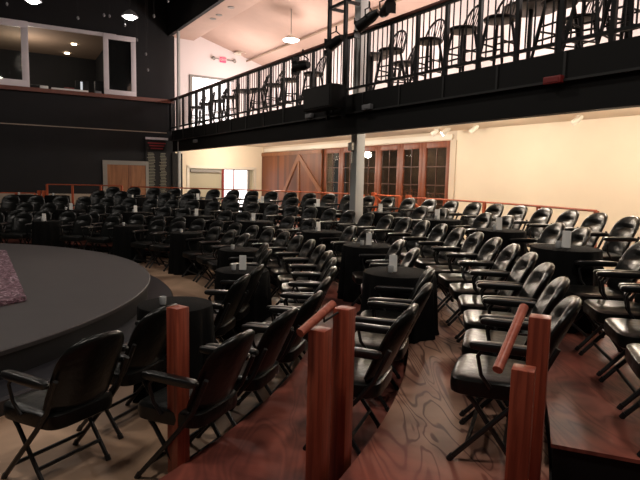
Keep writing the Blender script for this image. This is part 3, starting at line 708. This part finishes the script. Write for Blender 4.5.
stools = [(196, 'leftmost stool behind the balcony rail, nearest the far wall'), (207, 'second stool from the far wall behind the balcony rail'), (218, 'third stool from the far wall, left of the far pub table'), (231, 'stool close against the left side of the far pub table'),
          (258, 'first stool right of the far pub table'), (274, 'second stool right of the far pub table'), (291, 'third stool right of the far pub table'), (313, 'stool left of the black metal frame and speaker box'),
          (392, 'small-looking stool right of the wall column behind the balcony rail'), (427, 'second stool right of the column on the balcony'), (463, 'third stool right of the column on the balcony'), (499, 'fourth stool right of the column, left of the near pub table'),
          (556, 'stool just right of the near pub table'), (586, 'second stool right of the near pub table'), (622, 'stool at the right edge of the picture on the balcony')]
for px, lab in stools:
    s, _ = hitD(px, 60, 9.08); p = W(s, 9.08 + random.uniform(-.03, .05), FLOORZ); rz = ANG_N + pi + rad(random.uniform(-12, 12))
    lab = 'black spindle-back ' + lab
    if first: st0.location = p; st0.rotation_euler = (0, 0, rz); st0['label'] = lab; st0['group'] = 'bar stools on the balcony'; first = False
    else: dup(st0, p, rz, lab, 'bar stools on the balcony')
# second line of stools, farther back
for px, lab in ((404, 'black stool in the back row upstairs, above the fascia seam right of the column'), (578, 'black stool in the back row upstairs between the two near pub tables'),):
    s, _ = hitD(px, 60, 9.95); dup(st0, W(s, 9.95, FLOORZ), ANG_N + rad(160), lab, 'bar stools on the balcony')
def pub(px, D, label, r=.38):
    s, _ = hitD(px, 60, D); t = thing('pub_table', label, 'table', W(s, D, FLOORZ), 0, 'tall tables on the balcony')
    bm = nb(); add_lathe(bm, [(r - .02, 1.04), (r, 1.05), (r, 1.075), (r - .01, 1.085)], n=28); obj('tabletop', bm, 'darkmetal', t)
    bm = nb(); add_lathe(bm, [(.045, .03), (.035, .3), (.035, 1.04)], n=12); obj('pedestal', bm, 'silver' if px < 260 else 'darkmetal', t)
    bm = nb(); add_lathe(bm, [(.27, 0), (.27, .015), (.05, .04)], n=20); obj('base', bm, 'darkmetal', t)
pub(245, 9.75, 'round black pub table with grey pedestal at the far end of the balcony')
pub(528, 9.8, 'round black pub table among the stools above the red fascia light', .42)
pub(372, 9.9, 'round black pub table behind the theatre lamp beside the column', .36)
pub(625, 9.85, 'round black pub table at the right edge of the balcony', .42)

# black metal frame + speaker box + theatre lamps at balcony front
s1_, _ = hitD(331, 60, DB - .25); s2_, _ = hitD(347, 60, DB - .25)
fm = thing('lighting_frame', 'black square-tube lighting frame rising in front of the balcony rail beside the column', 'lighting frame', W(s1_, DB - .3, 0), AU)
w = s2_ - s1_
for x, y in ((0, 0), (w, 0)):
    bm = nb(); add_box(bm, (x, y, 4.7), (.06, .06, 3.6)); obj('upright', bm, 'darkmetal', fm, False)
for z in (3.0, 4.95, 5.35): bm = nb(); add_box(bm, (w / 2, 0, z), (abs(w), .05, .05)); obj('crossbar', bm, 'darkmetal', fm, False)
for x in (0, w): bm = nb(); add_box(bm, (x, -.15, 4.95), (.05, .3, .05)); obj('crossbar', bm, 'darkmetal', fm, False)
s0_, zb0 = hitD(318, 96, DB - .3); s1b, zb1 = hitD(346, 113, DB - .3)
bx = thing('speaker_box', 'black box loudspeaker on the balcony front at the foot of the lighting frame', 'loudspeaker', W((s0_ + s1b) / 2, DB - .49, 3.06), AU)
bm = nb(); add_box(bm, (0, 0, .21), (abs(s0_ - s1b), .3, .42), bevel=.015); obj('casing', bm, 'riser', bx)
bm = nb(); add_box(bm, (0, .155, .21), (abs(s0_ - s1b) - .08, .012, .34)); obj('grille', bm, 'darkmetal', bx, False)
def spotlight(pos, aim, label, k=1.0, m='darkmetal'):
    t = thing('theatre_lamp', label, 'stage light', pos, 0, 'black theatre lamps'); d = (Vector(aim)).normalized(); s = Vector((-d.y, d.x, 0)).normalized() if abs(d.z) < .99 else Vector((1, 0, 0))
    bm = nb(); add_tube(bm, [-d * .26 * k, -d * .1 * k, d * .12 * k, d * .30 * k], [.07 * k, .115 * k, .115 * k, .13 * k], 14); obj('lamp_body', bm, m, t)
    q = [d * .28 * k + s * .13 * k * a + Vector((0, 0, .13 * k * b)) for a, b in ((-1, 1), (1, 1), (1, -1), (-1, -1))]
    for a, b in ((0, 1), (2, 3)):
        m0 = (q[a] + q[b]) / 2 + d * .06 * k; bm = nb(); add_box(bm, m0, (.02 * k, .22 * k, .14 * k), math.atan2(d.y, d.x)); obj('barn_door', bm, m, t, False)
    bm = nb(); add_tube(bm, [s * .14 * k, s * .15 * k + Vector((0, 0, .16 * k)), Vector((0, 0, .24 * k)), -s * .15 * k + Vector((0, 0, .16 * k)), -s * .14 * k], .014, 6); add_tube(bm, [(0, 0, .23 * k), (0, 0, .36 * k)], .018, 6); obj('yoke', bm, m, t)
def pd(px, py, D): s, z = hitD(px, py, D); return W(s, D, z)
ta = U * .9 - N * .3 + Vector((0, 0, -.45))
spotlight(pd(369, 19, DB - .25), ta, 'black theatre lamp with barn doors hanging just right of the column', .8)
spotlight(pd(386, 10, DB - .2), -U * .8 + Vector((0, 0, .1)) - N * .3, 'boxy black theatre lamp above the balcony rail, right-hand one of the hanging pair', .75)
spotlight(pd(336, 42, DB - .25), U * .9 + Vector((0, 0, -.2)), 'black theatre lamp clamped low on the lighting frame', .8)
bar0, bar1 = pd(355, 4, DB - .25), pd(402, -22, DB - .25)
bm = nb(); add_tube(bm, [bar0 + U * .25 + Vector((0, 0, .12)), bar0 - U * 3 + Vector((0, 0, .12))], .025, 8)
o = obj('lamp_bar', bm, 'darkmetal'); tag(o, 'black pipe from which the theatre lamps hang beside the column', 'lamp bar')
s, z = hitD(306, 66, DB - .12)
spotlight(W(s, DB - .2, z), U + Vector((0, 0, .1)), 'black theatre lamp lying along the balcony rail left of the lighting frame', .9)
# small fixtures on the fascia
for px, py, mm, lab, cat in ((195, 141, 'silver', 'small grey flood light on the fascia near the slim column', 'flood light'), (309, 116, 'silver', 'grey flood light on the fascia left of the speaker box', 'flood light'), (367, 107, 'silver', 'grey flood light on the fascia right of the column', 'flood light'), (553, 80, 'redpaint', 'small red lamp on the black fascia above the cream wall', 'red light')):
    s, z = hitD(px, py, DB - .16); t = thing('fascia_fixture', lab, cat, W(s, DB - .11, z), AU)
    bm = nb(); add_box(bm, (0, .04, 0), (.24, .08, .09), bevel=.01); obj('housing', bm, mm, t)
    bm = nb(); add_box(bm, (0, .083, 0), (.18, .006, .05)); obj('lens', bm, 'silver' if mm == 'silver' else 'redpaint', t)

# ------------------------------------------------------------------ lamps
def pendant(px, py, D, lab, lit=True, rod=.5):
    s, z = hitD(px, py, D); zc_ = 6.83 - .3 * (D - 9.7); t = thing('pendant_lamp', lab, 'pendant lamp', W(s, D, z), 0)
    bm = nb(); add_lathe(bm, [(.05, .14), (.09, .12), (.24, .02), (.25, 0), (.23, .0), (.08, .10)], n=24, caps=False); obj('shade', bm, 'whitefix', t)
    bm = nb(); add_lathe(bm, [(.20, -.03), (.21, 0), (.16, .03)] if lit else [(.03, -.02), (.05, .0), (.03, .08)], n=20); obj('bulb', bm, 'lamp' if lit else 'whitefix', t)
    bm = nb(); add_tube(bm, [(0, 0, .12), (0, 0, zc_ - z + .03)], .014, 6); obj('rod', bm, 'greytrim', t)
pendant(291, 40, 10.5, 'lit white pendant lamp hanging over the balcony')
pendant(240, 54, 11.2, 'unlit pendant lamp farther back over the balcony', False)
for i, (px, py, lab) in enumerate(((130, 17, 'bright ceiling light on the black ceiling, right-hand one'), (33, 1, 'bright ceiling light at the top left edge of the picture'))):
    t = thing('hall_light', lab, 'ceiling light', PT3(px, py, 14.5), 0, 'bright lights on the black ceiling'); z = t.location.z
    bm = nb(); add_lathe(bm, [(.02, .18), (.10, .14), (.2, .03), (.2, 0)], n=20, caps=False); obj('reflector', bm, 'silver', t)
    bm = nb(); add_lathe(bm, [(.10, -.05), (.15, 0), (.11, .03)], n=20); obj('bulb', bm, 'lamp', t)
    bm = nb(); add_tube(bm, [(0, 0, .15), (0, 0, 8.0 - z)], .012, 6); obj('rod', bm, 'darkmetal', t)
for i, (loc, pw) in enumerate(HALL):
    t = thing('hall_light', 'work light under the black ceiling above the hall, out of the picture', 'ceiling light', (loc[0], loc[1], loc[2] + .08), 0, 'overhead work lights'); 
    bm = nb(); add_lathe(bm, [(.36, 0), (.36, .1), (.1, .2)], n=24); obj('housing', bm, 'darkmetal', t)
    bm = nb(); add_tube(bm, [(0, 0, .15), (0, 0, 8.0 - loc[2] - .08)], .012, 6); obj('rod', bm, 'darkmetal', t)
# hanging cords with small bulbs
for i, (px, py) in enumerate(((78, 18), (104, 15), (109.5, 16), (125, 25), (154, 16), (168, 1), (146, 54), (148, 70), (7, 4), (137, 40))):
    p = PT3(px, py, 13.0 + .5 * (i % 4)); t = thing('hanging_bulb', 'tiny bulb hanging on a thin cord near the black ceiling, %s' % ('%s from left' % ORD[sorted([78, 104, 109.5, 125, 154, 168, 146, 148, 7, 137]).index(px)]), 'hanging bulb', p, 0, 'small bulbs hanging from the black ceiling')
    bm = nb(); add_lathe(bm, [(.010, .04), (.025, .01), (.026, -.015), (.012, -.04)], n=12); obj('bulb', bm, 'silver', t)
    bm = nb(); add_tube(bm, [(0, 0, .04), (0, 0, 8.0 - p.z)], .004, 5); obj('cord', bm, 'darkmetal', t)
# under-balcony downlights
names = {}
for i, (S, D) in enumerate(UNDER):
    bm = nb(); add_lathe(bm, [(.10, 0), (.10, .02)], n=20); o = obj('downlight', bm, 'warmlamp'); o.location = W(S, D, SOFFIT - .025)
    tag(o, 'round warm downlight set in the ceiling under the balcony, %s counting away from the viewer' % ORD[i], 'downlight', 'downlights under the balcony')
def trackspot(px, py, D, lab, lit):
    s, z = hitD(px, py, D); t = thing('spot_fixture', lab, 'spot light', W(s, D, 0), AU, 'white spot fixtures under the balcony')
    bm = nb(); add_tube(bm, [(0, 0, SOFFIT), (0, 0, z + .05)], .016, 8); obj('stem', bm, 'whitefix', t)
    bm = nb(); d = Vector((.5, .5, -.6)).normalized(); c0 = Vector((0, 0, z)); add_tube(bm, [c0 - d * .11, c0 - d * .08, c0 + d * .1], [.03, .05, .06], 14); obj('head', bm, 'whitefix', t)
    if lit: bm = nb(); add_tube(bm, [c0 + d * .09, c0 + d * .115], .052, 14); obj('bulb', bm, 'lamp', t)
trackspot(435, 132, 11.6, 'white spot fixture left of the pair above the glazed doors', False)
trackspot(446, 131, 11.6, 'lit white spot fixture right of the pair above the glazed doors', True)
trackspot(474, 129, 11.6, 'white spot fixture above the left end of the cream wall', False)
trackspot(577, 120, 11.6, 'white spot fixture above the middle of the cream wall', False)
# pipe under the upstairs ceiling
p0 = pd(264, 50, 11.6); p1 = pd(345, 17, 11.6)
bm = nb(); add_tube(bm, [W(SFAR, 11.6, 6.2), W(-5, 11.6, 6.2)], .035, 8); o = obj('ceiling_pipe', bm, 'tan'); tag(o, 'brown pipe running under the sloping ceiling upstairs', 'pipe')
# exit sign with twin emergency lamps
dd, zz = hitS(223, 60, SFAR - .06)
ex = thing('exit_sign', 'small glowing red exit sign with twin lamp heads on the upstairs end wall', 'exit sign', W(SFAR - .06, dd, zz), AU)
bm = nb(); add_box(bm, (0, 0, 0), (.06, .24, .18), bevel=.01); obj('sign_box', bm, 'redsign', ex)
bm = nb()
for yy in (-.42, .40): add_tube(bm, [(-.05, yy, .03), (-.13, yy, -.03)], .06, 10); add_box(bm, (0, yy * .75, .02), (.04, .3, .03))
obj('lamp_head', bm, 'greytrim', ex)
for yy in ():
    pass
txt = bpy.data.curves.new('lettering', 'FONT'); txt.body = 'EXIT'; txt.size = .12; txt.extrude = .002; txt.align_x = 'CENTER'; txt.align_y = 'CENTER'
tmp = bpy.data.objects.new('tmp', txt); tm_ = bpy.data.meshes.new_from_object(tmp); bpy.data.objects.remove(tmp)
to = bpy.data.objects.new('lettering', tm_); COL.objects.link(to); to.parent = ex; to.location = (-.034, 0, 0); to.rotation_euler = (pi / 2, 0, -pi / 2); tm_.materials.clear(); tm_.materials.append(M['whitefix'])
for i, (px, py) in enumerate(((213, 31), (219, 27), (231, 20))):
    s, z = hitD(px, py, 9.05); bm = nb(); add_lathe(bm, [(.10, 0), (.10, .015)], n=16); o = obj('recessed_fitting', bm, 'greytrim'); o.location = W(s, 9.05, 6.633)  # grey discs for the small ceiling vents
    tag(o, 'small round grey vent in the upstairs soffit, %s of three from the far end' % ORD[i], 'recessed light', 'soffit vents')
